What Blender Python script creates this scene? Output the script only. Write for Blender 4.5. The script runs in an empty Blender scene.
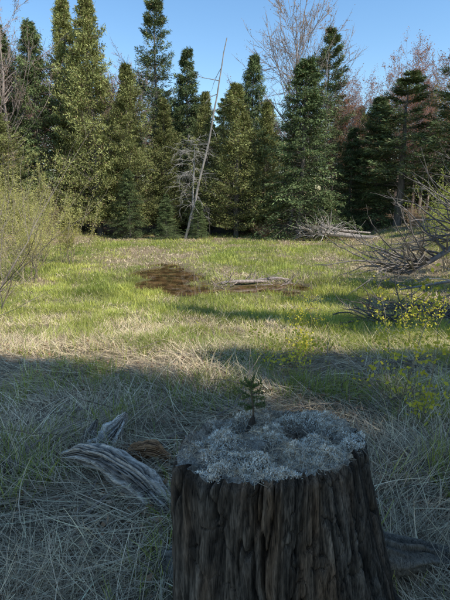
import bpy, math, numpy as np
rng = np.random.default_rng(11)
sc = bpy.context.scene
COL = sc.collection

# ------------------------------------------------------------------ noise
def _h(a, b, seed):
    n = (a * 374761393 + b * 668265263 + seed * 144269504) & 0xffffffff
    n = ((n ^ (n >> 13)) * 1274126177) & 0xffffffff
    n = n ^ (n >> 16)
    return (n & 0xffff) / 65535.0
def vn(x, y, seed=0):
    x = np.asarray(x, float); y = np.asarray(y, float)
    xi = np.floor(x).astype(np.int64); yi = np.floor(y).astype(np.int64)
    u = x - xi; v = y - yi
    u = u*u*(3-2*u); v = v*v*(3-2*v)
    a = _h(xi, yi, seed); b = _h(xi+1, yi, seed); c = _h(xi, yi+1, seed); d = _h(xi+1, yi+1, seed)
    return (a*(1-u)+b*u)*(1-v) + (c*(1-u)+d*u)*v
def fbm(x, y, o=4, seed=0):
    s = 0; a = .5; t = 0
    for i in range(o):
        s = s + a*vn(x*2**i+i*17.3, y*2**i-i*9.1, seed+i); t += a; a *= .5
    return s/t
def S(t):
    t = np.clip(t, 0, 1); return t*t*(3-2*t)

# ------------------------------------------------------------------ terrain
def pond(x, y):
    wx = x+.9*(fbm(x*1.1, y*1.1, 3, 55)-.5)*2; wy = y+1.4*(fbm(x*.9+9, y*.9, 3, 56)-.5)*2
    a = np.exp(-((wx+2.2+.15*(y-16.5))/1.05)**2-((wy-16.5)/2.6)**2)
    b = np.exp(-((wx-.8)/1.6)**2-((wy-14.4)/.85)**2)
    return np.clip(np.maximum(a, b*.9), 0, 1)
def terr(x, y):
    x = np.asarray(x, float); y = np.asarray(y, float)
    z = -1.3*S((y-1.5)/11.5)
    z = z + 1.1*S((-x-6.5-.06*y)/9)*S((y-4)/8)
    z = z + 1.2*S((x-5.0-.10*y)/8)*S((y-4)/8)
    z = z + np.clip((y-37)*.07, 0, 3.0)
    p = pond(x, y)
    near = 1-S((y-3)/9)
    b = (fbm(x*.7, y*.7, 3, 3)-.5)*.18*(.4+near) + (vn(x*2.3, y*2.0, 9)-.5)*.10 + (vn(x*7, y*7, 19)-.5)*.03
    z = z + b*(1-np.clip(p*2, 0, 1)) - .22*p
    return z

# ------------------------------------------------------------------ materials
def newmat(name):
    m = bpy.data.materials.new(name); m.use_nodes = True
    nt = m.node_tree; nt.nodes.clear()
    out = nt.nodes.new('ShaderNodeOutputMaterial')
    return m, nt, out
def leafmat(name, trans=.35, rough=.6, spec=.2, objvar=.25, nscale=6.0, tint=(1.25, 1.15, .6)):
    m, nt, out = newmat(name); N = nt.nodes.new; L = nt.links.new
    at = N('ShaderNodeAttribute'); at.attribute_name = 'Col'
    oi = N('ShaderNodeObjectInfo')
    mr = N('ShaderNodeMapRange'); mr.inputs[3].default_value = 1-objvar; mr.inputs[4].default_value = 1+objvar
    L(oi.outputs['Random'], mr.inputs[0])
    tc = N('ShaderNodeTexCoord'); nz = N('ShaderNodeTexNoise'); nz.inputs['Scale'].default_value = nscale
    L(tc.outputs['Object'], nz.inputs['Vector'])
    m2 = N('ShaderNodeMapRange'); m2.inputs[1].default_value = .3; m2.inputs[2].default_value = .7
    m2.inputs[3].default_value = .68; m2.inputs[4].default_value = 1.32
    L(nz.outputs[0], m2.inputs[0])
    mu = N('ShaderNodeMath'); mu.operation = 'MULTIPLY'; L(mr.outputs[0], mu.inputs[0]); L(m2.outputs[0], mu.inputs[1])
    vm = N('ShaderNodeVectorMath'); vm.operation = 'SCALE'; L(at.outputs['Color'], vm.inputs[0]); L(mu.outputs[0], vm.inputs['Scale'])
    pb = N('ShaderNodeBsdfPrincipled'); pb.inputs['Roughness'].default_value = rough
    pb.inputs['Specular IOR Level'].default_value = spec
    L(vm.outputs[0], pb.inputs['Base Color'])
    if trans > 0:
        tr = N('ShaderNodeBsdfTranslucent')
        v2 = N('ShaderNodeVectorMath'); v2.operation = 'MULTIPLY'; v2.inputs[1].default_value = tint
        L(vm.outputs[0], v2.inputs[0]); L(v2.outputs[0], tr.inputs['Color'])
        mx = N('ShaderNodeMixShader'); mx.inputs[0].default_value = trans
        L(pb.outputs[0], mx.inputs[1]); L(tr.outputs[0], mx.inputs[2]); L(mx.outputs[0], out.inputs[0])
    else:
        L(pb.outputs[0], out.inputs[0])
    return m
def woodmat(name, scale=30, bump=.5, stretch=(1, 1, .15), rough=.85, lo=.6, hi=1.35, fine=0):
    m, nt, out = newmat(name); N = nt.nodes.new; L = nt.links.new
    at = N('ShaderNodeAttribute'); at.attribute_name = 'Col'
    tc = N('ShaderNodeTexCoord'); mp = N('ShaderNodeMapping'); mp.inputs['Scale'].default_value = stretch
    L(tc.outputs['Object'], mp.inputs[0])
    nz = N('ShaderNodeTexNoise'); nz.inputs['Scale'].default_value = scale; nz.inputs['Detail'].default_value = 8
    nz.inputs['Roughness'].default_value = .68
    L(mp.outputs[0], nz.inputs['Vector'])
    h = nz.outputs[0]
    if fine:
        mp2 = N('ShaderNodeMapping'); mp2.inputs['Scale'].default_value = tuple(1 if s == 1 else s*.35 for s in stretch); L(tc.outputs['Object'], mp2.inputs[0])
        n2 = N('ShaderNodeTexNoise'); n2.inputs['Scale'].default_value = fine; n2.inputs['Detail'].default_value = 4; L(mp2.outputs[0], n2.inputs['Vector'])
        ad = N('ShaderNodeMix'); ad.inputs[0].default_value = .5; L(nz.outputs[0], ad.inputs[2]); L(n2.outputs[0], ad.inputs[3]); h = ad.outputs[0]
    mr = N('ShaderNodeMapRange'); mr.inputs[1].default_value = .36; mr.inputs[2].default_value = .64
    mr.inputs[3].default_value = lo; mr.inputs[4].default_value = hi; L(h, mr.inputs[0])
    vm = N('ShaderNodeVectorMath'); vm.operation = 'SCALE'; L(at.outputs['Color'], vm.inputs[0]); L(mr.outputs[0], vm.inputs['Scale'])
    pb = N('ShaderNodeBsdfPrincipled'); pb.inputs['Roughness'].default_value = rough; pb.inputs['Specular IOR Level'].default_value = .12
    L(vm.outputs[0], pb.inputs['Base Color'])
    bp = N('ShaderNodeBump'); bp.inputs['Strength'].default_value = bump; bp.inputs['Distance'].default_value = .01
    L(h, bp.inputs['Height']); L(bp.outputs[0], pb.inputs['Normal'])
    L(pb.outputs[0], out.inputs[0])
    return m
M_CON = leafmat('conifer_needles', 0, .65, .12, .22, .9)
M_LEAF = leafmat('fresh_leaves', .45, .5, .2, .1, 1.5)
M_GRASS = leafmat('grass_blades', .32, .5, .15, 0, .6)
M_STRAW = leafmat('dead_straw', 0, .8, .05, 0, .8)
M_LICH = leafmat('reindeer_lichen', 0, .9, .03, 0, 40)
M_BARK = woodmat('bark', 12, .6)
M_GREY = woodmat('weathered_wood', 60, 1.0, (.2, 1, 1), .85, .45, 1.4, 260)
M_STUMP = woodmat('rotten_stump_wood', 60, 1.0, (1, 1, .22), .85, .25, 1.9, 330)

# ------------------------------------------------------------------ mesh helpers
def mesh(name, V, F, C, mats, mi=None, smooth=False):
    V = np.asarray(V, np.float32); F = np.asarray(F, np.int32); C = np.asarray(C, np.float32)
    me = bpy.data.meshes.new(name)
    me.vertices.add(len(V)); me.vertices.foreach_set('co', V.ravel())
    me.loops.add(F.size); me.loops.foreach_set('vertex_index', F.ravel())
    me.polygons.add(len(F)); me.polygons.foreach_set('loop_start', np.arange(0, F.size, F.shape[1], dtype=np.int32))
    for m in mats: me.materials.append(m)
    if mi is not None: me.polygons.foreach_set('material_index', np.asarray(mi, np.int32))
    me.polygons.foreach_set('use_smooth', np.full(len(F), smooth, dtype=bool))
    a = me.color_attributes.new('Col', 'FLOAT_COLOR', 'POINT')
    cc = np.ones((len(V), 4), np.float32); cc[:, :3] = C; a.data.foreach_set('color', cc.ravel())
    me.update(calc_edges=True); me.validate()
    return me
def obj(name, me, loc=(0, 0, 0), rot=0, scale=(1, 1, 1), parent=None):
    o = bpy.data.objects.new(name, me); COL.objects.link(o)
    o.location = loc; o.rotation_euler = (0, 0, rot); o.scale = scale
    if parent: o.parent = parent
    return o
class Buf:
    def __init__(s): s.V = []; s.F = []; s.C = []; s.M = []; s.n = 0
    def add(s, V, F, C, m=0):
        V = np.asarray(V, float); C = np.asarray(C, float)
        if C.ndim == 1: C = np.tile(C, (len(V), 1))
        s.V.append(V); s.F.append(np.asarray(F, np.int64)+s.n); s.C.append(C); s.M.append(np.full(len(F), m)); s.n += len(V)
    def mesh(s, name, mats, smooth=False):
        return mesh(name, np.vstack(s.V), np.vstack(s.F), np.vstack(s.C), mats, np.concatenate(s.M), smooth)
def nrm(v): return v/(np.linalg.norm(v, axis=-1, keepdims=True)+1e-9)
def diamonds(P, D, l, w, C, r=rng):
    n = len(P); D = nrm(D); s = nrm(np.cross(D, r.normal(size=(n, 3))))
    l = l[:, None]; w = w[:, None]
    V = np.stack([P, P+D*l*.45+s*w*.5, P+D*l, P+D*l*.45-s*w*.5], 1).reshape(-1, 3)
    b = np.arange(n)[:, None]*4
    F = np.concatenate([b+[0, 1, 2], b+[0, 2, 3]])
    return V, F, np.repeat(C, 4, 0)
def tube(pts, rad, sides=6, cap=True):
    pts = np.asarray(pts, float); rad = np.asarray(rad, float); n = len(pts)
    T = np.gradient(pts, axis=0); T = nrm(T)
    ref = np.array([0, 0, 1.]) if abs(T[:, 2]).mean() < .8 else np.array([1., 0, 0])
    A = nrm(np.cross(T, ref)); B = np.cross(T, A)
    th = np.linspace(0, 2*np.pi, sides, endpoint=False)
    V = pts[:, None]+rad[:, None, None]*(np.cos(th)[None, :, None]*A[:, None]+np.sin(th)[None, :, None]*B[:, None])
    V = V.reshape(-1, 3)
    i = np.arange(n-1)[:, None]*sides; j = np.arange(sides)[None, :]; k = (j+1) % sides
    a = (i+j).ravel(); b = (i+k).ravel(); c = (i+sides+k).ravel(); d = (i+sides+j).ravel()
    F = np.concatenate([np.stack([a, b, c], 1), np.stack([a, c, d], 1)])
    return V, F

# ------------------------------------------------------------------ conifers
def conifer(name, kind, h, R, B, K, M, seed, c1, c2):
    r = np.random.default_rng(seed); b = Buf()
    n = 14; zz = np.linspace(-.4, h*.985, n)
    px = np.cumsum(r.normal(0, .03, n)); py = np.cumsum(r.normal(0, .03, n))
    r0 = .014*h+.03
    V, F = tube(np.stack([px, py, zz], 1), r0*(1-np.linspace(0, 1, n)*.93), 7)
    b.add(V, F, np.array([.16, .14, .12]), 1)
    t0 = {'spruce': .03, 'cedar': .05, 'pine': .22}[kind]
    t = t0+(1-t0)*r.random(B)**(1.15 if kind != 'pine' else .9); t = np.clip(t, 0, .985)
    if kind == 'pine': t = np.round(t*17)/17+r.normal(0, .008, B)
    az = r.random(B)*2*np.pi
    if kind == 'spruce':
        L = R*((1-t)**.82)*(.60+.65*r.random(B))+.12
        L *= .70+.65*vn(az*1.6+seed, t*10, seed)
        a = -.25+1.0*t+r.normal(0, .08, B); dr = .30*(1-t)
    elif kind == 'cedar':
        L = R*np.clip((1-t)*1.5, 0, 1)**.95*(.45+.65*r.random(B))+.12
        L *= .50+1.05*vn(az*1.3+seed*3, t*9, seed+5)
        a = .15+.5*t+r.normal(0, .15, B); dr = -.15+0*t
    else:
        L = R*(np.clip((1-t)*1.5, 0, 1)**.7)*(.45+.65*r.random(B))+.15
        a = .05+.75*t+r.normal(0, .1, B); dr = -.1+0*t
    z = t*h; cx = np.interp(z, zz, px); cy = np.interp(z, zz, py)
    bd = np.stack([np.cos(az), np.sin(az), 0*az], 1)
    def bp(s):
        ex = (slice(None),)+(None,)*(s.ndim-1)
        hor = L[ex]*s
        up = L[ex]*(a[ex]*s-dr[ex]*s*s)
        return np.stack([cx[ex]+bd[:, 0][ex]*hor, cy[ex]+bd[:, 1][ex]*hor, z[ex]+up], -1)
    s5 = np.tile(np.array([0, .5, 1.]), (B, 1)); P = bp(s5)
    wv = np.array([0, 0, 1.])*(.012+.004*L)[:, None]
    V = np.stack([P[:, 0]-wv, P[:, 0]+wv, P[:, 1]+wv*.7, P[:, 1]-wv*.7, P[:, 2]], 1).reshape(-1, 3)
    bb = np.arange(B)[:, None]*5
    b.add(V, np.concatenate([bb+[0, 1, 2], bb+[0, 2, 3], bb+[3, 2, 4]]), np.array([.14, .12, .10]), 1)
    smin = {'spruce': .22, 'cedar': .3, 'pine': .35}[kind]
    s = smin+(1-smin)*((np.arange(K)[None, :]+r.random((B, K)))/K)
    P0 = bp(s)
    sg = np.array([-1, 1.])[None, None, :]
    ang = az[:, None, None]+sg*(.5+.7*r.random((B, K, 2)))
    tl = (L[:, None]*.42*(1.05-s)+.16)[:, :, None]*(.6+.7*r.random((B, K, 2)))
    m = (np.arange(M)[None, None, None, :]+r.random((B, K, 2, M)))/M
    droop = {'spruce': -.35, 'cedar': .15, 'pine': .15}[kind]
    td = np.stack([np.cos(ang), np.sin(ang), np.full(ang.shape, droop)+r.normal(0, .2, ang.shape)], -1)
    Pm = P0[:, :, None, None, :]+td[:, :, :, None, :]*(tl[..., None]*m)[..., None]
    Pm = Pm+r.normal(0, .05, Pm.shape)
    D = np.broadcast_to(td[:, :, :, None, :], Pm.shape)+r.normal(0, .5, Pm.shape)
    if kind == 'cedar': D = D*np.array([.7, .7, 1])+np.array([0, 0, .45])*np.sign(r.normal(.3, 1, Pm.shape[:-1]))[..., None]
    if kind == 'spruce': D = D+np.array([0, 0, -.12])
    N = Pm.reshape(-1, 3).shape[0]
    if kind == 'spruce': ln, wd = .20, .046
    elif kind == 'cedar': ln, wd = .17, .044
    else: ln, wd = .21, .042
    sf = (h/13)**.5
    ll = ln*sf*(.6+.8*r.random(N)); ww = wd*sf*(.6+.8*r.random(N))
    clump = np.broadcast_to(r.random((B, K, 1, 1)), (B, K, 2, M)).ravel()
    brr = np.broadcast_to(r.random((B, 1, 1, 1)), (B, K, 2, M)).ravel()
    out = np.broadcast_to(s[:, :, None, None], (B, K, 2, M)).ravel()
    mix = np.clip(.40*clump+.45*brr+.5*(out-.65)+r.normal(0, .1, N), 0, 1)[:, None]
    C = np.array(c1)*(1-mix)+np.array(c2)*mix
    br = r.random(N) < (.04 if kind == 'spruce' else .08)
    C[br] = np.array([.22, .15, .08])*(.6+.6*r.random(br.sum()))[:, None]
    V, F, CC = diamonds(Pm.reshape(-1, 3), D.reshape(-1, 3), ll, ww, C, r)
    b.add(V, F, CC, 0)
    k = 40; zt = h*(.93+.08*r.random(k))
    V, F, CC = diamonds(np.stack([np.full(k, px[-1]), np.full(k, py[-1]), zt], 1), r.normal(0, .6, (k, 3))+[0, 0, 1], np.full(k, ln*sf), np.full(k, wd*sf), np.tile(np.array(c1)*.5+np.array(c2)*.5, (k, 1)), r)
    b.add(V, F, CC, 0)
    me = b.mesh(name, [M_CON, M_BARK]); me['h'] = h; me['R'] = R
    return me
DK = (.026, .044, .018); DK2 = (.21, .262, .100)
CE = (.068, .080, .024); CE2 = (.42, .425, .150)
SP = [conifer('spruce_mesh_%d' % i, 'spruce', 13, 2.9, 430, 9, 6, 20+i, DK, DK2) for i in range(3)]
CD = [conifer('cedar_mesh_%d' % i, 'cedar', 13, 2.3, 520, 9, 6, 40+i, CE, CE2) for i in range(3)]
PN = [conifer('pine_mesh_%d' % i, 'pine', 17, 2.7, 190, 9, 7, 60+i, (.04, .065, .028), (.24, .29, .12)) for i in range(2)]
def plant(name, me, x, y, h, R=None, parent=None, rot=None):
    sz = h/me['h']; sr = (R/me['R']) if R else sz
    return obj(name, me, (x, y, float(terr(x, y))-.05), rng.random()*6.28 if rot is None else rot, (sr, sr, sz), parent)

plant('spruce_tree', SP[0], -18.6, 39, 15.5, 3.3)
plant('spruce_tree', SP[1], -15.0, 37, 15.3, 2.9)
plant('cedar_tree', CD[0], -13.0, 38.5, 17.6, 2.7)
plant('cedar_tree', CD[1], -10.2, 36, 17.4, 3.0)
plant('cedar_tree', CD[2], -7.6, 36, 12.8, 2.3)
plant('pine_tree', PN[0], -6.4, 43, 20.0, 2.9)
plant('spruce_tree', SP[2], -3.3, 41, 15.2, 2.9)
plant('cedar_tree', CD[0], -4.9, 37.5, 10.8, 2.0)
plant('cedar_tree', CD[1], -1.5, 37, 11.2, 1.8)
plant('cedar_tree', CD[2], .9, 35.5, 11.4, 2.6)
plant('spruce_tree', SP[0], 2.4, 41, 14.8, 2.6)
plant('cedar_tree', CD[1], 3.3, 38, 10.5, 1.9)
plant('spruce_tree', SP[1], 5.6, 34, 12.8, 3.6)
plant('pine_tree', PN[1], 9.0, 41, 16.6, 2.8)
plant('spruce_tree', SP[2], 10.6, 38, 8.5, 2.2)
plant('spruce_tree', SP[0], 12.8, 38, 10.4, 3.0)
plant('pine_tree', PN[0], 13.8, 35.5, 11.2, 3.6)
plant('pine_tree', PN[1], 17.0, 33, 12.4, 3.8)
plant('spruce_tree', SP[1], 18.8, 35, 10.0, 3.2)
plant('spruce_tree', SP[1], -7.4, 34.2, 5.2, 1.5)
plant('fir_sapling', SP[2], -4.4, 33.2, 3.4, 1.1)
plant('fir_sapling', SP[0], -2.1, 33.6, 2.9, .9)
plant('fir_sapling', SP[1], 8.2, 35.0, 3.2, 1.1)

# ------------------------------------------------------------------ bare branching plants
def grow(b, p, d, L, r, depth, rr, col, curl=.12, up=.03, nch=(2, 4), spread=.6, tips=None, ratio=.68, m=0, sides=4, startc=.25, rmin=0):
    n = 5 if L > .3 else 4; pts = [np.array(p, float)]; d = nrm(np.array(d, float))
    ds = [d]; r = max(r, rmin)
    for i in range(n-1):
        d = nrm(d+rr.normal(0, curl, 3)+np.array([0, 0, up])); pts.append(pts[-1]+d*L/(n-1)); ds.append(d)
    rad = np.linspace(r, r*.55 if depth > 0 else r*.25, n)
    V, F = tube(pts, rad, sides if r > .008 else 3); b.add(V, F, np.array(col)*(.8+.4*rr.random()), m)
    if depth <= 0:
        if tips is not None:
            for q in pts[1:]: tips.append(q)
        return
    if tips is not None and depth == 1:
        tips.append(pts[-1])
    for c in range(rr.integers(nch[0], nch[1]+1)):
        f = startc+(1-startc)*rr.random(); i = min(int(f*(n-1)), n-2); q = pts[i]+(pts[i+1]-pts[i])*(f*(n-1)-i)
        nd = nrm(ds[i]+rr.normal(0, spread, 3))
        grow(b, q, nd, L*ratio*(.7+.5*rr.random())*(1-.3*f), r*.55*(1-.3*f), depth-1, rr, col, curl, up, nch, spread, tips, ratio, m, sides, startc, rmin)
    grow(b, pts[-1], ds[-1], L*ratio, r*.55, depth-1, rr, col, curl, up, nch, spread, tips, ratio, m, sides, startc, rmin)
def leaves(b, tips, k, sz, c1, c2, rr, jit=.05, m=1, wr=.55):
    T = np.repeat(np.array(tips), k, 0); n = len(T)
    T = T+rr.normal(0, jit, T.shape); mx = rr.random((n, 1))
    C = np.array(c1)*(1-mx)+np.array(c2)*mx
    l = sz*(.6+.8*rr.random(n))
    V, F, CC = diamonds(T, rr.normal(0, 1, (n, 3))+[0, 0, .3], l, l*wr, C, rr); b.add(V, F, CC, m)

def deciduous(name, h, seed, col, bud=None, k=3, jit=.10, bs=.11, nb=22, rmin=0, wd=1.0, t0=.3):
    rr = np.random.default_rng(seed); b = Buf(); tips = []
    n = 12; z = np.linspace(-.3, h*.8, n); P = np.stack([np.cumsum(rr.normal(0, .06, n)), np.cumsum(rr.normal(0, .06, n)), z], 1)
    V, F = tube(P, np.linspace(.011*h, .03, n), 7); b.add(V, F, np.array(col), 0)
    for i in range(nb):
        t = t0+(1-t0)*(i+rr.random())/nb; q = np.array([np.interp(t*h*.8, z, P[:, j]) for j in range(3)])
        a = rr.random()*6.28; e = .7+.8*t
        grow(b, q, (math.cos(a)*wd, math.sin(a)*wd, e), h*.22*(1.25-t*.6), .0045*h*(1.2-t), 3, rr, col, .10, .05, (2, 3), .45, tips, .62, rmin=rmin)
    if bud: leaves(b, tips, k, bs, bud[0], bud[1], rr, jit)
    return b.mesh(name, [M_BARK, M_LEAF])
D_BARE = deciduous('bare_tree_mesh', 16, 3, (.34, .27, .23), ((.34, .22, .17), (.40, .28, .20)), 1, .1, .07, 30, .014, 1.1)
D_RED = deciduous('maple_mesh', 13, 5, (.34, .26, .23), ((.30, .13, .09), (.46, .24, .17)), 2, .12, .09, 26, .012, 1.1)
D_GRN = deciduous('budding_tree_mesh', 12, 8, (.28, .23, .19), ((.36, .30, .11), (.50, .42, .16)), 2, rmin=.01)
D_SHD = deciduous('leafy_tree_mesh', 12, 18, (.24, .20, .16), ((.32, .33, .10), (.46, .45, .14)), 7, .22, .16)
for me, hh in ((D_BARE, 16), (D_RED, 13), (D_GRN, 12), (D_SHD, 12)): me['h'] = hh*1.0; me['R'] = 1.0
def plantd(name, me, x, y, h, parent=None):
    s = h/me['h']; return obj(name, me, (x, y, float(terr(x, y))-.05), rng.random()*6.28, (s, s, s), parent)
plantd('bare_deciduous_tree', D_BARE, 6.4, 43, 20.5)
plantd('bare_deciduous_tree', D_BARE, 7.9, 46, 19)
plantd('red_maple_tree', D_RED, 11.8, 42, 13.0)
plantd('red_maple_tree', D_RED, 15.6, 41, 14.0)
plantd('red_maple_tree', D_RED, 18.5, 42, 14.5)
plantd('bare_deciduous_tree', D_BARE, 20.5, 41, 14)
plantd('bare_deciduous_tree', D_BARE, -16.8, 36, 17)
plantd('red_maple_tree', D_RED, -20.0, 40, 15)
plantd('budding_tree', D_GRN, -16.5, 34, 7)
plantd('budding_tree', D_GRN, 21.0, 42, 12)

bg = bpy.data.objects.new('background_forest', None); COL.objects.link(bg)
i = 0
for y in (47, 53, 61):
    x = -y*.72
    while x < y*.72:
        xx = x+rng.normal(0, .8); yy = y+rng.normal(0, 1.3); u = rng.random()
        hh = rng.uniform(8.5, 12.5)*(1+(y-47)*.008)+(3.0 if xx < -8 else 0)
        if u < .20: o = plantd('maple', D_RED, xx, yy, hh+1.2, bg)
        elif u < .32: o = plantd('bare_tree', D_BARE, xx, yy, hh+1.5, bg)
        elif u < .62: o = plant('spruce', SP[i % 3], xx, yy, hh, 2.8, bg)
        elif u < .86: o = plant('cedar', CD[i % 3], xx, yy, hh*.95, 2.5, bg)
        else: o = plant('pine', PN[i % 2], xx, yy, hh*1.05, 2.9, bg)
        i += 1; x += rng.uniform(2.2, 3.4)
for (x, y, h, R, k) in [(-14, 27, 9, 2.2, 'c'), (-17, 31, 12, 2.5, 's'), (-19, 25, 12, 2.6, 's'), (-22, 31, 13, 2.6, 'c'),
                     (19.5, 28, 10, 2.8, 's'), (23, 33, 12, 2.8, 'c'), (21, 23, 11, 2.7, 's')]:
    plant('spruce_tree' if k == 's' else 'cedar_tree', SP[0] if k == 's' else CD[0], x, y, h, R)
# trees standing right of the frame: their shadows cross the meadow
for (x, y, h, R) in [(12.4, 6.4, 10.5, 2.4), (14.2, 4.0, 14.0, 2.4), (11.4, 4.4, 9.0, 2.0), (12.3, 1.4, 15.6, 2.3), (16.5, 7.6, 13.5, 2.2)]:
    plant('spruce_tree', SP[2], x, y, h, R)
# stand behind and to the right of the photographer
for (x, y, h, R, k) in [(3.6, -3.2, 9.6, 2.0, 0), (5.9, -2.9, 12.0, 2.4, 1), (8.3, -3.2, 13.6, 2.6, 2), (10.7, -2.8, 12.6, 2.5, 3), (12.9, -3.2, 13.6, 2.6, 1), (15.2, -2.9, 13.4, 2.6, 3), (17.8, -3.0, 14.4, 2.6, 2)]:
    plant(('spruce_tree', 'spruce_tree', 'spruce_tree', 'pine_tree', 'pine_tree')[k], (SP+PN)[k], x, y, h, R)
for (x, y, h) in [(5.2, -4.6, 10.5), (2.6, -1.8, 7.0)]:
    plantd('budding_tree', D_SHD, x, y, h)

# leaning dead trunk
rr = np.random.default_rng(5); b = Buf(); n = 16; t = np.linspace(0, 1, n)
P = np.stack([-3.1+3.2*t+.25*np.sin(t*3), 33.6+0*t, -1.5+14.2*t], 1)+rr.normal(0, .03, (n, 3))
V, F = tube(P, .115*(1-t*.75), 8); b.add(V, F, np.array([.28, .25, .22]), 0)
for f, dx, dz, L in [(.80, -.8, .35, 1.6), (.86, -.5, -.6, 1.3), (.66, .7, .3, .8), (.74, -.9, -.2, .9), (.5, -.6, .2, .8), (.58, .6, -.3, .7), (.35, .8, .1, .7)]:
    q = np.array([np.interp(f, t, P[:, j]) for j in range(3)])
    grow(b, q, (dx, rr.normal(0, .4), dz), L, .03, 1, rr, (.28, .26, .24), .15, -.03, (1, 3), .5)
obj('leaning_dead_tree', b.mesh('leaning_dead_tree', [M_BARK]))

b = Buf(); rr = np.random.default_rng(15)
V, F = tube([(-2.6, 34.4, -1.4), (-2.5, 34.4, 1.5), (-2.35, 34.4, 4.2), (-2.3, 34.4, 5.5)], [.09, .08, .05, .02], 6); b.add(V, F, np.array([.3, .28, .26]), 0)
for i in range(50):
    z = .6+5.6*rr.random(); a = rr.random()*6.28
    grow(b, (-2.4, 34.4, z), (math.cos(a), math.sin(a)*.7-.2, .1), 1.2, .014, 2, rr, (.40, .36, .32), .2, -.11, (2, 3), .5, rmin=.008)
obj('dead_spruce_tree', b.mesh('dead_spruce', [M_BARK]))

# uprooted root mass + log at far edge
b = Buf(); rr = np.random.default_rng(25)
for i in range(50):
    a = rr.random()*math.pi; q = (6.9+rr.normal(0, .5), 31.6+rr.normal(0, .3), -1.0+rr.random()*.5)
    grow(b, q, (math.cos(a)*1.1, rr.normal(0, .5), .15+.9*math.sin(a)), rr.uniform(.6, 1.4), .04, 1, rr, (.42, .37, .32), .2, -.04, (1, 3), .5)
V, F = tube([(7.0, 31.6, -.7), (8.5, 31.4, -.85), (10.0, 31.2, -1.0), (11.6, 31.0, -1.0)], [.24, .18, .15, .10], 9); b.add(V, F, np.array([.34, .29, .25]), 0)
V, F = tube([(7.0, 31.9, -.2), (8.7, 32.2, -.6), (10.9, 32.8, -.8)], [.12, .1, .06], 7); b.add(V, F, np.array([.36, .31, .27]), 0)
obj('uprooted_fallen_tree', b.mesh('uprooted_fallen_tree', [M_BARK]))

# fallen dead tree on the right
b = Buf(); rr = np.random.default_rng(33)
tr = np.array([(10.2, 14.5, 1.2), (9.0, 14.6, .75), (7.8, 14.5, .2), (6.8, 14.2, -.35), (6.0, 14.0, -.75)])
V, F = tube(tr, [.13, .12, .10, .08, .05], 8); b.add(V, F, np.array([.22, .19, .17]), 0)
for i in range(52):
    f = rr.random(); k = f*4; j = min(int(k), 3); q = tr[j]+(tr[j+1]-tr[j])*(k-j)
    e = rr.uniform(-.2, 1.35)
    grow(b, q, (-1.0+rr.normal(0, .35), rr.normal(0, .5), e), rr.uniform(.9, 2.0), .042, 2, rr, (.19, .165, .145), .17, .02, (1, 3), .42)
tr2 = [(9.5, 12.5, .9), (7.8, 12.0, .1), (6.3, 11.7, -.55), (4.9, 11.9, -.85)]
V, F = tube(tr2, [.07, .06, .045, .02], 7); b.add(V, F, np.array([.3, .27, .24]), 0)
for i in range(14):
    f = rr.random()*3; j = min(int(f), 2); q = np.array(tr2[j])*(1-f+j)+np.array(tr2[j+1])*(f-j)
    grow(b, q, (-1, rr.normal(0, .6), rr.uniform(0, .6)), .9, .018, 1, rr, (.28, .25, .23), .15, 0, (1, 2), .4)
obj('fallen_dead_tree', b.mesh('fallen_dead_tree', [M_BARK]))

b = Buf(); rr = np.random.default_rng(43)
for i in range(150):
    cx, cy = (4.6+rr.normal(0, .8), 9.8+rr.normal(0, .6)) if i < 90 else (3.9+rr.normal(0, 1.0), 8.2+rr.normal(0, .5))
    q = (cx, cy, float(terr(cx, cy))+rr.random()*.18)
    grow(b, q, (rr.normal(), rr.normal(), .15), rr.uniform(.3, .8), .018, 1, rr, (.14, .115, .10), .2, -.02, (1, 2), .5)
obj('brush_pile', b.mesh('brush_pile', [M_BARK]))
b = Buf(); rr = np.random.default_rng(47)
for pts, rd in [([(-.1, 15.1, -1.26), (.5, 15.05, -1.20), (1.2, 15.2, -1.22), (1.7, 15.5, -1.28)], [.04, .06, .05, .02]), ([(1.2, 15.6, -1.24), (1.9, 15.5, -1.16), (2.4, 15.7, -1.25)], [.04, .05, .02])]:
    V, F = tube(pts, rd, 8); b.add(V, F, np.array([.36, .29, .25]), 0)
for q_ in range(50):
    x_ = rr.uniform(-.4, 2.6); y_ = rr.uniform(14.6, 15.8)
    grow(b, (x_, y_, -1.3), (rr.normal(), rr.normal()*.5, .4), rr.uniform(.2, .5), .018, 1, rr, (.36, .28, .23), .2, 0, (1, 2), .5)
obj('fallen_log', b.mesh('fallen_log', [M_BARK]))

# shrubs
def shrub(name, x, y, h, n, seed, c1, c2, k=2, sz=.045, col=(.32, .26, .18), spread=.45, depth=3, r=.018, lean=.45, bias=(0, 0)):
    rr = np.random.default_rng(seed); b = Buf(); tips = []
    for i in range(n):
        a = rr.random()*6.28; q = (rr.normal(0, .18*h/3), rr.normal(0, .18*h/3), -.1)
        grow(b, q, (math.cos(a)*lean*rr.random()*1.6+bias[0], math.sin(a)*lean*rr.random()*1.6+bias[1], 1), h*.45*(.6+.6*rr.random()), r, depth, rr, col, .1, .02, (2, 3), spread, tips, .66)
    if k: leaves(b, tips, k, sz, c1, c2, rr, .05)
    return obj(name, b.mesh(name, [M_BARK, M_LEAF]), (x, y, float(terr(x, y))))
Y1 = (.36, .35, .11); Y2 = (.60, .55, .21)
shrub('alder_shrub', -8.9, 16.5, 4.4, 15, 1, Y1, Y2, k=3)
shrub('alder_shrub', -6.9, 15.5, 3.6, 14, 2, Y1, Y2, k=3)
shrub('alder_shrub', -9.0, 20.5, 4.6, 14, 3, Y1, Y2, k=3, sz=.055)
shrub('alder_shrub', -7.3, 20.0, 3.4, 11, 4, Y1, Y2, k=3, sz=.055)
shrub('alder_shrub', -5.9, 10.6, 2.6, 10, 6, Y1, Y2, k=3, sz=.035)
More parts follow.
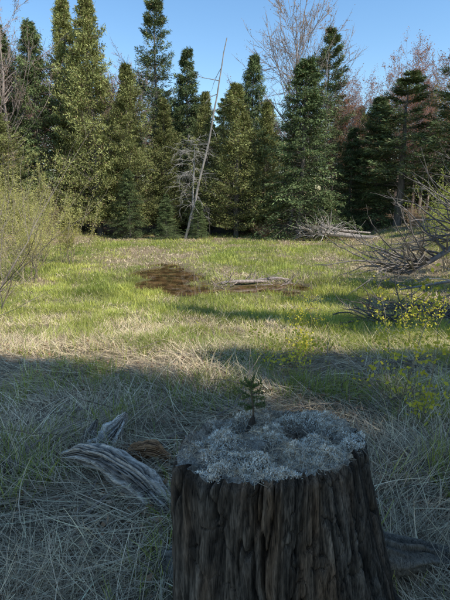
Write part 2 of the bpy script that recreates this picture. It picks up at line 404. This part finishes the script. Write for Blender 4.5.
shrub('alder_shrub', -10.6, 24.0, 4.4, 12, 9, Y1, Y2, k=3, sz=.07)
shrub('alder_shrub', -13.6, 24.5, 5.0, 12, 19, Y1, Y2, k=3, sz=.07)
shrub('bare_shrub', -3.5, 5.2, 3.2, 6, 41, Y1, Y2, k=0, col=(.26, .21, .17), r=.014, lean=.35, bias=(.28, 0))
shrub('alder_shrub', 10.2, 19.5, 3.4, 11, 7, (.30, .36, .08), (.48, .52, .14), k=3, sz=.06)
shrub('alder_shrub', 12.0, 22.5, 3.6, 11, 8, (.30, .36, .08), (.48, .52, .14), k=3, sz=.06)
shrub('alder_shrub', 8.9, 17.0, 2.8, 10, 14, (.30, .36, .08), (.48, .52, .14), k=3, sz=.05)
shrub('twiggy_shrub', -11.5, 29.0, 2.6, 12, 10, (.30, .20, .14), (.4, .28, .17), k=1, sz=.06)
shrub('twiggy_shrub', 12.5, 29.0, 2.2, 12, 12, (.30, .18, .12), (.4, .24, .15), k=1, sz=.06)
shrub('twiggy_shrub', 2.9, 33.5, 1.4, 10, 13, (.30, .18, .12), (.4, .24, .15), k=1, sz=.06)
G1 = (.48, .46, .06); G2 = (.84, .74, .11)
shrub('leafing_sapling', .66, 4.5, .95, 4, 21, G1, G2, k=3, sz=.036, r=.004, depth=2, lean=.5)
shrub('leafing_sapling', 1.02, 5.2, .55, 3, 22, G1, G2, k=3, sz=.034, r=.003, depth=2, lean=.5)
shrub('leafing_sapling', 1.42, 2.95, 1.35, 3, 23, G1, G2, k=3, sz=.038, r=.006, depth=2, lean=.15)
shrub('leafing_sapling', 2.05, 4.6, 1.05, 3, 24, G1, G2, k=3, sz=.038, r=.004, depth=2, lean=.4)
shrub('leafing_sapling', 2.7, 5.9, 1.1, 4, 28, G1, G2, k=3, sz=.038, r=.004, depth=2, lean=.4)
shrub('leafing_sapling', 1.55, 7.6, .9, 4, 26, G1, G2, k=2, sz=.034, r=.005, depth=2)
shrub('leafing_sapling', -.5, 7.6, .35, 3, 27, G1, G2, k=1, sz=.03, r=.003, depth=1)

# ------------------------------------------------------------------ ground
def axis(n):
    u = np.linspace(-1, 1, n); k = 5.2
    return np.sinh(u*k)/np.sinh(k)
xs = axis(420)*420
ys = np.concatenate([np.linspace(-300, -8, 30, endpoint=False), np.linspace(-8, 1, 40, endpoint=False), np.linspace(1, 22, 300, endpoint=False), np.linspace(22, 75, 130, endpoint=False), np.linspace(75, 600, 30)])
X, Y = np.meshgrid(xs, ys); Z = terr(X, Y)
nx, ny = len(xs), len(ys)
V = np.stack([X, Y, Z], -1).reshape(-1, 3)
a = (np.arange(ny-1)[:, None]*nx+np.arange(nx-1)[None, :]).ravel()
F = np.stack([a, a+1, a+nx+1, a+nx], 1)
def green(x, y):   # 0 straw .. 1 green
    mid = np.exp(-((x+1.6)/(3.0+.15*y))**2)*S((y-2.5)/6)
    g = .17+.40*mid+2.5*(fbm(x*.42, y*.27, 4, 70)-.5)+1.5*(fbm(x*1.9, y*1.1, 3, 77)-.5)
    g = g-.35*S((x-2.5)/3)*S((y-6)/3)*(1-S((y-18)/6))
    g = g-.12*S((y-20)/8)
    return np.clip(g, 0, 1)
g = green(V[:, 0], V[:, 1])[:, None]
dry = np.array([.36, .27, .165]); grn = np.array([.23, .25, .08])
C = dry*(1-g)+grn*g
fo = S((V[:, 1]-33)/4)[:, None]; C = C*(1-fo)+np.array([.22, .16, .10])*fo
pm = np.clip(pond(V[:, 0], V[:, 1])*2.2, 0, 1)[:, None]; C = C*(1-pm)+np.array([.11, .075, .04])*pm
m, nt, out = newmat('ground_soil_thatch'); N = nt.nodes.new; Lk = nt.links.new
at = N('ShaderNodeAttribute'); at.attribute_name = 'Col'
tc = N('ShaderNodeTexCoord'); nz = N('ShaderNodeTexNoise'); nz.inputs['Scale'].default_value = 9; nz.inputs['Detail'].default_value = 10; nz.inputs['Roughness'].default_value = .7
Lk(tc.outputs['Object'], nz.inputs['Vector'])
mr = N('ShaderNodeMapRange'); mr.inputs[1].default_value = .3; mr.inputs[2].default_value = .7; mr.inputs[3].default_value = .25; mr.inputs[4].default_value = 1.2
Lk(nz.outputs[0], mr.inputs[0])
vm = N('ShaderNodeVectorMath'); vm.operation = 'SCALE'; Lk(at.outputs['Color'], vm.inputs[0]); Lk(mr.outputs[0], vm.inputs['Scale'])
pb = N('ShaderNodeBsdfPrincipled'); pb.inputs['Roughness'].default_value = .95; pb.inputs['Specular IOR Level'].default_value = .1
Lk(vm.outputs[0], pb.inputs['Base Color'])
bpn = N('ShaderNodeBump'); bpn.inputs['Strength'].default_value = .8; bpn.inputs['Distance'].default_value = .05
Lk(nz.outputs[0], bpn.inputs['Height']); Lk(bpn.outputs[0], pb.inputs['Normal']); Lk(pb.outputs[0], out.inputs[0])
obj('ground', mesh('ground', V, F, C, [m], smooth=True))

# water
m, nt, out = newmat('marsh_water'); N = nt.nodes.new; Lk = nt.links.new
pb = N('ShaderNodeBsdfPrincipled'); pb.inputs['Roughness'].default_value = .02; pb.inputs['Specular IOR Level'].default_value = 1.0; pb.inputs['IOR'].default_value = 1.6
tc = N('ShaderNodeTexCoord'); nz = N('ShaderNodeTexNoise'); nz.inputs['Scale'].default_value = 2.2; nz.inputs['Detail'].default_value = 3; Lk(tc.outputs['Object'], nz.inputs['Vector'])
cr_ = N('ShaderNodeValToRGB'); cr_.color_ramp.elements[0].position = .4; cr_.color_ramp.elements[0].color = (.05, .028, .012, 1); cr_.color_ramp.elements[1].position = .65; cr_.color_ramp.elements[1].color = (.20, .11, .045, 1)
Lk(nz.outputs[0], cr_.inputs[0]); Lk(cr_.outputs[0], pb.inputs['Base Color'])
bpn = N('ShaderNodeBump'); bpn.inputs['Strength'].default_value = .03; bpn.inputs['Distance'].default_value = .01
Lk(nz.outputs[0], bpn.inputs['Height']); Lk(bpn.outputs[0], pb.inputs['Normal']); Lk(pb.outputs[0], out.inputs[0])
V = np.array([(-4.8, 12.4, -1.36), (4, 12.4, -1.36), (4, 21, -1.36), (-4.8, 21, -1.36)])
obj('marsh_pool', mesh('marsh_pool', V, [[0, 1, 2, 3]], np.ones((4, 3)), [m]))

# ------------------------------------------------------------------ grass
def blades(P, h, w, head, lean, bend, turn, C, nseg):
    n = len(P); s = (np.arange(nseg)+.5)/nseg
    phi = lean[:, None]+bend[:, None]*s; hd = head[:, None]+turn[:, None]*s
    st = np.stack([np.sin(phi)*np.cos(hd), np.sin(phi)*np.sin(hd), np.cos(phi)], -1)*(h/nseg)[:, None, None]
    pts = np.concatenate([np.zeros((n, 1, 3)), np.cumsum(st, 1)], 1)+P[:, None]
    tw = rng.normal(0, .5, n)
    sd = np.stack([-np.sin(head+tw), np.cos(head+tw), rng.normal(0, .25, n)], -1)
    wt = np.linspace(1, .12, nseg+1)**.7
    off = sd[:, None]*(w[:, None]*wt)[..., None]*.5
    V = np.stack([pts-off, pts+off], 2).reshape(-1, 3)
    k = nseg+1; b0 = np.arange(n)[:, None]*(2*k)+np.arange(nseg)[None, :]*2; b0 = b0.ravel()
    F = np.stack([b0, b0+1, b0+3, b0+2], 1)
    return V, F, np.repeat(C, 2*k, 0)
STC = (.17, 1.28)
def spread(n, d0, d1, pw=1.0):
    u = rng.random(n)
    if pw == 1: D = d0*(d1/d0)**u
    else: D = (d0**(1-pw)+(d1**(1-pw)-d0**(1-pw))*u)**(1/(1-pw))
    x = (rng.random(n)*2-1)*(.60*D+1.0)
    return x, D
def ok(x, y, lim=.22):
    k = pond(x, y)+.08*(rng.random(len(x))-.5) < lim
    k &= pond(x, y+.7)+.4*(rng.random(len(x))-.5) < lim+.22
    k &= ((x-STC[0])/.36)**2+((y-STC[1])/.30)**2 > 1
    return k
def var(n, a=.25): return (1+a*(rng.random((n, 1))*2-1))
straw1 = np.array([.84, .68, .41]); straw2 = np.array([.40, .30, .18]); straw3 = np.array([.70, .53, .345])
def straw_col(n, near):
    mx = rng.random((n, 1)); c = straw1*mx+straw2*(1-mx)
    k = rng.random((n, 1)) < (.15+.6*near)[:, None]
    return np.clip(np.where(k, straw3*(.22+1.0*rng.random((n, 1))**1.6), c)*var(n), 0, .88)
x, y = spread(72000, .9, 6.5, 1.35); k = ok(x, y)
k &= rng.random(len(x)) < .25+1.4*fbm(x*1.6, y*1.6, 3, 300)
x, y = x[k], y[k]; n = len(x)
lm = 1-S((y-2)/5)
P = np.stack([x, y, terr(x, y)+rng.random(n)*.05], 1)
hd = rng.normal(0, .9, n)+6.28*vn(x*1.1, y*1.1, 5)
V, F, C = blades(P, rng.uniform(.06, .44, n), rng.uniform(.0018, .0068, n), hd, rng.uniform(1.1, 1.52, n), rng.normal(.15, .3, n), rng.normal(0, .6, n), straw_col(n, lm), 5)
b = Buf(); b.add(V, F, C)
x, y = spread(18000, 1.0, 9, 1.2); k = ok(x, y); x, y = x[k], y[k]; n = len(x)
P = np.stack([x, y, terr(x, y)-.01], 1)
V, F, C = blades(P, rng.uniform(.05, .20, n), rng.uniform(.002, .005, n), rng.random(n)*6.28, rng.uniform(.2, 1.1, n), rng.uniform(.2, 1.3, n), rng.normal(0, .5, n), straw_col(n, 1-S((y-2)/5)), 4)
b.add(V, F, C)
x, y = spread(140000, 5.0, 38, 1.0); k = ok(x, y); x, y = x[k], y[k]; g = green(x, y); k = rng.random(len(x)) > g*.8; x, y = x[k], y[k]; n = len(x)
P = np.stack([x, y, terr(x, y)-.01], 1)
tall = .40+1.0*fbm(x*1.3, y*1.0, 2, 200)
V, F, C = blades(P, rng.uniform(.06, .24, n)*tall, .0025+.0009*y*rng.uniform(.6, 1.3, n), rng.random(n)*6.28, rng.uniform(.5, 1.45, n), rng.uniform(.1, .9, n), rng.normal(0, .4, n), straw_col(n, 0*y), 2)
b.add(V, F, C)
obj('dead_grass', b.mesh('dead_grass', [M_STRAW]))
b = Buf()
ga = np.array([.15, .225, .045]); gb = np.array([.60, .59, .155])
def tufts(nt_, per, d0, d1, pw, hmin, hmax, sig, wfun, nseg, thr):
    x, y = spread(nt_, d0, d1, pw); g = green(x, y); q = rng.random(len(x)) < thr(g, x, y); x, y = x[q], y[q]
    big = .45+1.15*fbm(x*.8, y*.6, 3, 210)
    hs = np.repeat(rng.uniform(hmin, hmax, len(x))*big, per); cm = np.repeat(np.clip(rng.random(len(x))*.6+1.4*(fbm(x*.5, y*.35, 3, 215)-.3), 0, 1), per)
    sg = np.repeat(rng.uniform(.5, 1.5, len(x)), per)*sig
    x = np.repeat(x, per); y = np.repeat(y, per); r = rng.normal(0, 1, (len(x), 2))*sg[:, None]
    x = x+r[:, 0]; y = y+r[:, 1]; k = ok(x, y, .25); x, y, r, hs, cm = x[k], y[k], r[k], hs[k], cm[k]; n = len(x)
    hd = np.arctan2(r[:, 1], r[:, 0])+rng.normal(0, .7, n)
    mx = np.clip(cm*.75+.45*rng.random(n)-.1, 0, 1)[:, None]
    C = (ga*(1-mx)+gb*mx)*var(n, .2)
    P = np.stack([x, y, terr(x, y)-.01], 1)
    V, F, C = blades(P, hs*rng.uniform(.5, 1.1, n), wfun(y)*rng.uniform(.7, 1.3, n), hd, rng.uniform(.05, .45, n), rng.uniform(.1, .9, n), rng.normal(0, .3, n), C, nseg)
    b.add(V, F, C)
clm = lambda x, y: S((fbm(x*1.4, y*1.4, 3, 333)-.42)/.18)
tufts(6500, 12, 1.3, 8, 1.1, .10, .26, .045, lambda y: .0045+.0004*y, 4, lambda g, x, y: clm(x, y)*(.45+.7*S((x-.4)/.8))+.3*g*S((y-3)/3))
tufts(15000, 8, 5, 16, 1.0, .12, .24, .10, lambda y: .003+.0007*y, 3, lambda g, x, y: .05+1.1*g)
tufts(14000, 7, 13, 38, 1.0, .12, .26, .22, lambda y: .003+.0009*y, 2, lambda g, x, y: .07+1.0*g)
obj('meadow_grass', b.mesh('meadow_grass', [M_GRASS]))
b = Buf(); x, y = spread(20000, 1.0, 7, 1.3); k = ok(x, y); k &= rng.random(len(x)) < 1.5*fbm(x*2, y*2, 3, 410)-.15
x, y = x[k], y[k]; n = len(x); mx = rng.random((n, 1))
C = (np.array([.30, .165, .09])*(1-mx)+np.array([.50, .35, .23])*mx)*var(n)
l = rng.uniform(.015, .055, n)
V, F, CC = diamonds(np.stack([x, y, terr(x, y)+rng.random(n)*.06], 1), rng.normal(0, 1, (n, 3))*[1, 1, .35], l, l*.6, C); b.add(V, F, CC)
obj('leaf_litter', b.mesh('leaf_litter', [M_STRAW]))

b = Buf(); rr = np.random.default_rng(71)
for i in range(150):
    x = rr.uniform(-1.6, 1.8); y = rr.uniform(1.4, 5)
    if ((x-STC[0])/.6)**2+((y-STC[1])/.5)**2 < 1: continue
    a = rr.random()*6.28
    grow(b, (x, y, float(terr(x, y))+.05), (math.cos(a), math.sin(a), .08), rr.uniform(.15, .55), rr.uniform(.003, .009), 1, rr, (.22, .17, .135), .12, -.03, (0, 2), .5)
obj('fallen_twigs', b.mesh('fallen_twigs', [M_BARK]))

# ------------------------------------------------------------------ stump
b = Buf(); A = 480; H = 170
th = np.linspace(0, 2*np.pi, A, endpoint=False); zz = np.linspace(-.15, 1, H)
TH, ZZ = np.meshgrid(th, zz)
TOP = .83
rot = math.radians(18)
def rim(th):
    ex, ey = .335, .205
    base = 1/np.sqrt((np.cos(th)/ex)**2+(np.sin(th)/ey)**2)
    return base*(1+.18*(fbm(2.4*np.cos(th)+5, 2.4*np.sin(th)+5, 4, 91)-.5))
def rimh(th):
    return TOP + .08*(fbm(2.6*np.cos(th)+2, 2.6*np.sin(th)+2, 4, 94)-.5) + .02*(vn(th*26, 0*th, 95)-.5)
thr = TH+np.pi/2      # seam at the back
flare = (1-np.clip(ZZ, 0, 1))
rgt = np.clip(np.cos(thr-math.radians(-8)), 0, 1)
Rr = rim(thr-rot)*(1+.05*flare)+.20*flare**1.25*rgt**1.3+.16*np.clip(flare-.72, 0, 1)**1.2*(.4+1.6*fbm(1.7*np.cos(thr)+3, 1.7*np.sin(thr), 2, 96))
wob = .9*(fbm(TH*2, ZZ*2.2, 3, 120)-.5)
Gv = fbm(TH*5+wob, ZZ*1.6, 4, 92); Wv = np.abs(fbm(TH*4.2+wob, ZZ*1.7+4, 4, 93)-.5)*2
Wh = np.abs(fbm(TH*5, ZZ*9, 3, 130)-.5)*2
Fi = fbm(TH*34+wob*6, ZZ*7, 4, 97); Lump = fbm(TH*3, ZZ*4, 3, 131)
blend = S(np.minimum(TH, 2*np.pi-TH)/.12)
crack = np.exp(-(Wv/.05)**2)*S((fbm(TH*2, ZZ*2, 2, 133)-.38)/.2)
hcr = np.exp(-(Wh/.05)**2)*S((fbm(TH*4, ZZ*4, 2, 134)-.45)/.15)
dis = ((Gv-.5)*.035+(Lump-.5)*.02-.022*crack-.008*hcr+(Fi-.5)*.014)*blend
edge = S((ZZ-.96)/.04)
Rr = Rr+dis-.012*edge**2
hh = rimh(thr)
Zp = np.where(ZZ > 0, ZZ*hh, ZZ)
Vx = STC[0]+Rr*np.cos(thr); Vy = STC[1]+Rr*np.sin(thr)
V = np.stack([Vx, Vy, Zp], -1).reshape(-1, 3)
i = np.arange(H-1)[:, None]*A; j = np.arange(A)[None, :]; k = (j+1) % A
F = np.stack([(i+j).ravel(), (i+k).ravel(), (i+A+k).ravel(), (i+A+j).ravel()], 1)
cn = np.clip((Fi-.3)*2.2, 0, 1)[..., None]; c2n = np.clip((fbm(TH*4+wob, ZZ*1.8, 4, 98)-.48)*4, 0, 1)[..., None]
c3n = np.clip((fbm(TH*6, ZZ*4, 4, 99)-.5)*4, 0, 1)[..., None]
C = np.array([.026, .021, .017])*(1-cn)+np.array([.125, .098, .075])*cn
C = C*(1-.45*c2n)+np.array([.17, .10, .055])*.45*c2n*(.4+cn)
C = C*(1-.4*c3n)+np.array([.22, .19, .155])*.4*c3n*(.25+cn)
C = C*(.25+.75*(1-crack))[..., None]*(1-.5*hcr)[..., None]
C = C.reshape(-1, 3)
b.add(V, F, C)
def topz(x, y):
    z = TOP-.015+.065*(fbm(x*9, y*9, 4, 99)-.5)+.035*(fbm(x*30, y*30, 2, 100)-.5)
    hole = np.exp(-((x-.265)/.055)**4-((y-1.37)/.04)**4)+.40*np.exp(-((x-.06)/.03)**2-((y-1.385)/.03)**2)+.45*np.exp(-((x-.37)/.03)**2-((y-1.33)/.035)**2)
    return z-.17*np.clip(hole, 0, 1)
K = 60; last = V[-A:]
vr = []
cols = []
for q in range(K+1):
    f = q/K; px = last[:, 0]*(1-f)+STC[0]*f; py = last[:, 1]*(1-f)+STC[1]*f
    e = S(f/.10); pz = last[:, 2]*(1-e)+topz(px, py)*e
    vr.append(np.stack([px, py, pz], 1))
    n1 = fbm(px*25, py*25, 3, 101)[:, None]
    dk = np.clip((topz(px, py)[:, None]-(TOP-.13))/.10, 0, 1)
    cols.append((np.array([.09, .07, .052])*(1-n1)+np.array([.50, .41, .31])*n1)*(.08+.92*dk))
V = np.vstack(vr); C = np.vstack(cols)
i = np.arange(K)[:, None]*A
F = np.stack([(i+j).ravel(), (i+k).ravel(), (i+A+k).ravel(), (i+A+j).ravel()], 1)
b.add(V, F, C)
stump = bpy.data.objects.new('tree_stump', None); COL.objects.link(stump)
obj('stump_trunk', b.mesh('stump_trunk', [M_STUMP], True), parent=stump)
b = Buf(); rr = np.random.default_rng(81)
for pts, rads in [([(.45, 1.42, .30), (.66, 1.52, .16), (.86, 1.60, .08), (1.10, 1.62, .01), (1.3, 1.6, -.06)], [.10, .085, .06, .045, .03]),
                  ([(-.05, 1.45, .12), (-.25, 1.6, .04), (-.42, 1.7, -.05)], [.09, .06, .03])]:
    pts = np.array(pts); t0 = np.linspace(0, 1, len(pts)); t1 = np.linspace(0, 1, 60)
    P = np.stack([np.interp(t1, t0, pts[:, q]) for q in range(3)], 1); P[1:-1] = (P[:-2]+P[1:-1]+P[2:])/3
    V, F = tube(P, np.interp(t1, t0, rads), 60)
    a_ = np.tile(np.arange(60), 60)/60*6.28; s_ = np.repeat(t1, 60)
    nzv = fbm(np.cos(a_)*5+9, np.sin(a_)*5+s_*4, 4, 82); ax_ = np.repeat(P, 60, 0)
    V = ax_+(V-ax_)*(.70+.7*nzv)[:, None]
    C = (np.array([.05, .042, .034])*(1-nzv[:, None])+np.array([.30, .25, .19])*nzv[:, None])
    b.add(V, F, C)
obj('root', b.mesh('root', [M_STUMP], True), parent=stump)
n = 48000
a = rng.random(n)*2*np.pi; f = np.sqrt(rng.random(n))*.985
rx = rim(a-rot)*f-.006
x = STC[0]+rx*np.cos(a); y = STC[1]+rx*np.sin(a)
z = topz(x, y); e = f > .93
z = np.where(e, np.minimum(np.maximum(z, rimh(a)-.016), rimh(a)+.002), z)
cl = fbm(x*12, y*12, 4, 110)
keep = (z > TOP-.062) & (cl+.10*rng.random(n)-.05*(f > .9) > .44)
x, y, z, cl = x[keep], y[keep], z[keep], cl[keep]; n = len(x)
rr = rng.random((n, 1))
C = (np.array([.60, .51, .40])*(1-rr)+np.array([.95, .87, .72])*rr)
bn = rng.random(n) < .15; C[bn] = np.array([.40, .29, .19])
P = np.stack([x, y, z+rng.random(n)*.022*np.clip((cl-.43)*7, .05, 1)], 1)
V, F, CC = blades(P, rng.uniform(.003, .011, n), rng.uniform(.0015, .0035, n), rng.random(n)*6.28, rng.uniform(0, 1.5, n), rng.uniform(-.5, 1.5, n), rng.normal(0, 1.5, n), C, 2)
b = Buf(); b.add(V, F, CC)
n2 = 1600; a = rng.random(n2)*6.28; f = np.sqrt(rng.random(n2))*.93; rx = rim(a-rot)*f; x = STC[0]+rx*np.cos(a); y = STC[1]+rx*np.sin(a)
V, F, CC = blades(np.stack([x, y, topz(x, y)+.012], 1), rng.uniform(.015, .05, n2), rng.uniform(.0012, .003, n2), rng.random(n2)*6.28, rng.uniform(1.2, 1.7, n2), rng.normal(0, .2, n2), rng.normal(0, .4, n2), np.tile([.48, .34, .21], (n2, 1))*var(n2, .6), 2)
b.add(V, F, CC)
obj('lichen', b.mesh('lichen', [M_LICH]), parent=stump)

# ------------------------------------------------------------------ seedling on the stump
rr = np.random.default_rng(121); b = Buf()
sx, sy = .093, 1.40; sz = float(topz(sx, sy))-.01; sh = .20
n = 9; t = np.linspace(0, 1, n); P = np.stack([sx+.006*np.sin(t*5)+.004*t, sy+0*t, sz+sh*t], 1)
V, F = tube(P, np.linspace(.004, .0018, n), 8); b.add(V, F, np.array([.13, .095, .07]), 0)
def needles(p0, p1, n, ln):
    f = rr.random(n); q = p0+(p1-p0)*f[:, None]; d = nrm(p1-p0)
    D = rr.normal(0, 1, (n, 3)); D = nrm(D-(D@d)[:, None]*d)+d*.55
    mx = rr.random((n, 1)); C = np.array([.04, .075, .025])*(1-mx)+np.array([.15, .22, .07])*mx
    V, F, CC = diamonds(q, D, ln*(.7+.5*rr.random(n)), np.full(n, .0017), C, rr); b.add(V, F, CC, 1)
for f, nb, L, e in [(.52, 5, .055, .25), (.72, 6, .068, .30), (.88, 5, .048, .6)]:
    for q in range(nb):
        a = q/nb*6.28+rr.random()*.8+f*5; p0 = np.array([np.interp(f+rr.normal(0, .015), t, P[:, j]) for j in range(3)])
        d = nrm(np.array([math.cos(a), math.sin(a), e])); l = L*rr.uniform(.75, 1.1); p1 = p0+d*l
        V, F = tube([p0, (p0+p1)/2+[0, 0, -.002], p1], [.0016, .0013, .0008], 5); b.add(V, F, np.array([.16, .12, .08]), 0)
        needles(p0+(p1-p0)*.15, p1, 130, .011)
needles(P[-3], P[-1]+[0, 0, .006], 110, .011); needles(P[3], P[-3], 60, .010)
tt = np.linspace(0, 1, 14); Q = np.stack([sx-.006+.012*tt, sy-.015+0*tt, sz-.02+.095*tt], 1)
V, F = tube(Q, .023*(1-tt)**.6+.002, 22); ax_ = np.repeat(Q, 22, 0); nv = fbm(np.tile(np.arange(22), 14)*.6, np.repeat(tt, 22)*6, 3, 7)
V = ax_+(V-ax_)*(.6+.9*nv)[:, None]; b.add(V, F, np.array([.05, .04, .032]), 0)
obj('spruce_seedling', b.mesh('spruce_seedling', [M_BARK, M_LEAF]))

# ------------------------------------------------------------------ driftwood / logs in the foreground
def driftwood(name, pts, rads, flat=1.0, seed=1, c1=(.18, .14, .11), c2=(.74, .60, .46), amp=.6, mat=M_GREY, res=140, sides=120, lf=3.5):
    pts = np.array(pts, float); t0 = np.linspace(0, 1, len(pts)); t1 = np.linspace(0, 1, res)
    P = np.stack([np.interp(t1, t0, pts[:, q]) for q in range(3)], 1)
    for _ in range(6): P[1:-1] = (P[:-2]+2*P[1:-1]+P[2:])/4
    rd = np.interp(t1, t0, rads)
    V, F = tube(P, rd, sides); a_ = np.tile(np.arange(sides), res)/sides*2*np.pi; s_ = np.repeat(t1, sides); ax_ = np.repeat(P, sides, 0)
    ca, sa = np.cos(a_), np.sin(a_)
    g = fbm(ca*lf*2.4+7+s_*1.4, sa*lf*2.4+s_*2.6, 5, seed); cr = np.abs(fbm(ca*6+s_*1.8, sa*6+s_*3.6, 4, seed+9)-.5)*2
    big = fbm(ca*.9+s_*4, sa*.9-s_*3.5, 3, seed+3)
    k = .66+amp*(g-.5)+.85*(big-.25)-.18*np.exp(-(cr/.06)**2)
    V = ax_+(V-ax_)*k[:, None]; V[:, 2] = ax_[:, 2]+(V[:, 2]-ax_[:, 2])*flat
    mx = np.clip((g-.34)*3.0, 0, 1)[:, None]
    C = (np.array(c1)*(1-mx)+np.array(c2)*mx)*(.25+.75*(1-np.exp(-(cr/.07)**2)))[:, None]
    bb = Buf(); bb.add(V, F, C); return bb.mesh(name, [mat], True)
obj('driftwood_log', driftwood('driftwood_log', [(-1.0, 2.36, .08), (-.86, 2.33, .12), (-.68, 2.24, .13), (-.48, 2.10, .10), (-.33, 1.98, .04), (-.22, 1.90, -.05)], [.03, .075, .09, .095, .085, .05], .75, 5))
obj('rotten_log', driftwood('rotten_log', [(-1.9, 2.35, .05), (-1.45, 2.3, .08), (-1.05, 2.25, .04)], [.04, .06, .03], .8, 12, (.09, .065, .05), (.32, .24, .17)))
obj('broken_wood_stub', driftwood('broken_wood_stub', [(-.82, 2.62, -.03), (-.77, 2.62, .05), (-.71, 2.64, .13), (-.66, 2.66, .21)], [.10, .09, .05, .012], 1, 22, (.14, .12, .10), (.90, .80, .68), .8))
obj('broken_wood_stub', driftwood('broken_wood_stub', [(-.94, 2.66, -.03), (-.90, 2.66, .05), (-.87, 2.68, .15)], [.055, .045, .01], 1, 26, (.12, .10, .08), (.60, .51, .42), .8))
obj('rotten_wood_chunk', driftwood('rotten_wood_chunk', [(-.62, 2.44, .0), (-.54, 2.40, .09), (-.44, 2.36, .12), (-.34, 2.36, .06)], [.03, .055, .055, .03], .9, 31, (.10, .05, .03), (.62, .32, .15), .8))
obj('rotten_wood_chunk', driftwood('rotten_wood_chunk', [(-.76, 2.55, -.02), (-.66, 2.50, .03), (-.56, 2.50, .0)], [.03, .05, .02], .9, 35, (.12, .07, .045), (.56, .34, .19), .8))

# ------------------------------------------------------------------ sun, sky, camera
az = math.radians(125); el = math.radians(45)
from mathutils import Vector
sd = Vector((math.sin(az)*math.cos(el), math.cos(az)*math.cos(el), math.sin(el)))
ld = bpy.data.lights.new('sun', 'SUN'); ld.energy = 5.0; ld.angle = math.radians(.5); ld.color = (1, .96, .87)
lo = bpy.data.objects.new('sun', ld); COL.objects.link(lo); lo.rotation_euler = (-sd).to_track_quat('-Z', 'Y').to_euler()
w = bpy.data.worlds.new('World'); sc.world = w; w.use_nodes = True; nt = w.node_tree
bgn = nt.nodes['Background']; sk = nt.nodes.new('ShaderNodeTexSky'); sk.sky_type = 'NISHITA'; sk.sun_disc = False
sk.sun_elevation = el; sk.sun_rotation = az; sk.altitude = 0; sk.air_density = 1.2; sk.dust_density = .2; sk.ozone_density = 1.8
hs = nt.nodes.new('ShaderNodeHueSaturation'); hs.inputs['Saturation'].default_value = 1.2; hs.inputs['Value'].default_value = 1.4
nt.links.new(sk.outputs[0], hs.inputs['Color']); nt.links.new(hs.outputs[0], bgn.inputs[0]); bgn.inputs[1].default_value = .15
cd = bpy.data.cameras.new('camera'); cam = bpy.data.objects.new('camera', cd); COL.objects.link(cam)
cam.location = (0, 0, 1.6); cam.rotation_euler = (math.radians(77), 0, 0)
cd.sensor_fit = 'VERTICAL'; cd.sensor_height = 36; cd.lens = 18/math.tan(math.radians(34.7)); cd.clip_start = .05; cd.clip_end = 2000
sc.camera = cam
sc.view_settings.view_transform = 'Standard'; sc.view_settings.look = 'None'; sc.view_settings.exposure = 0
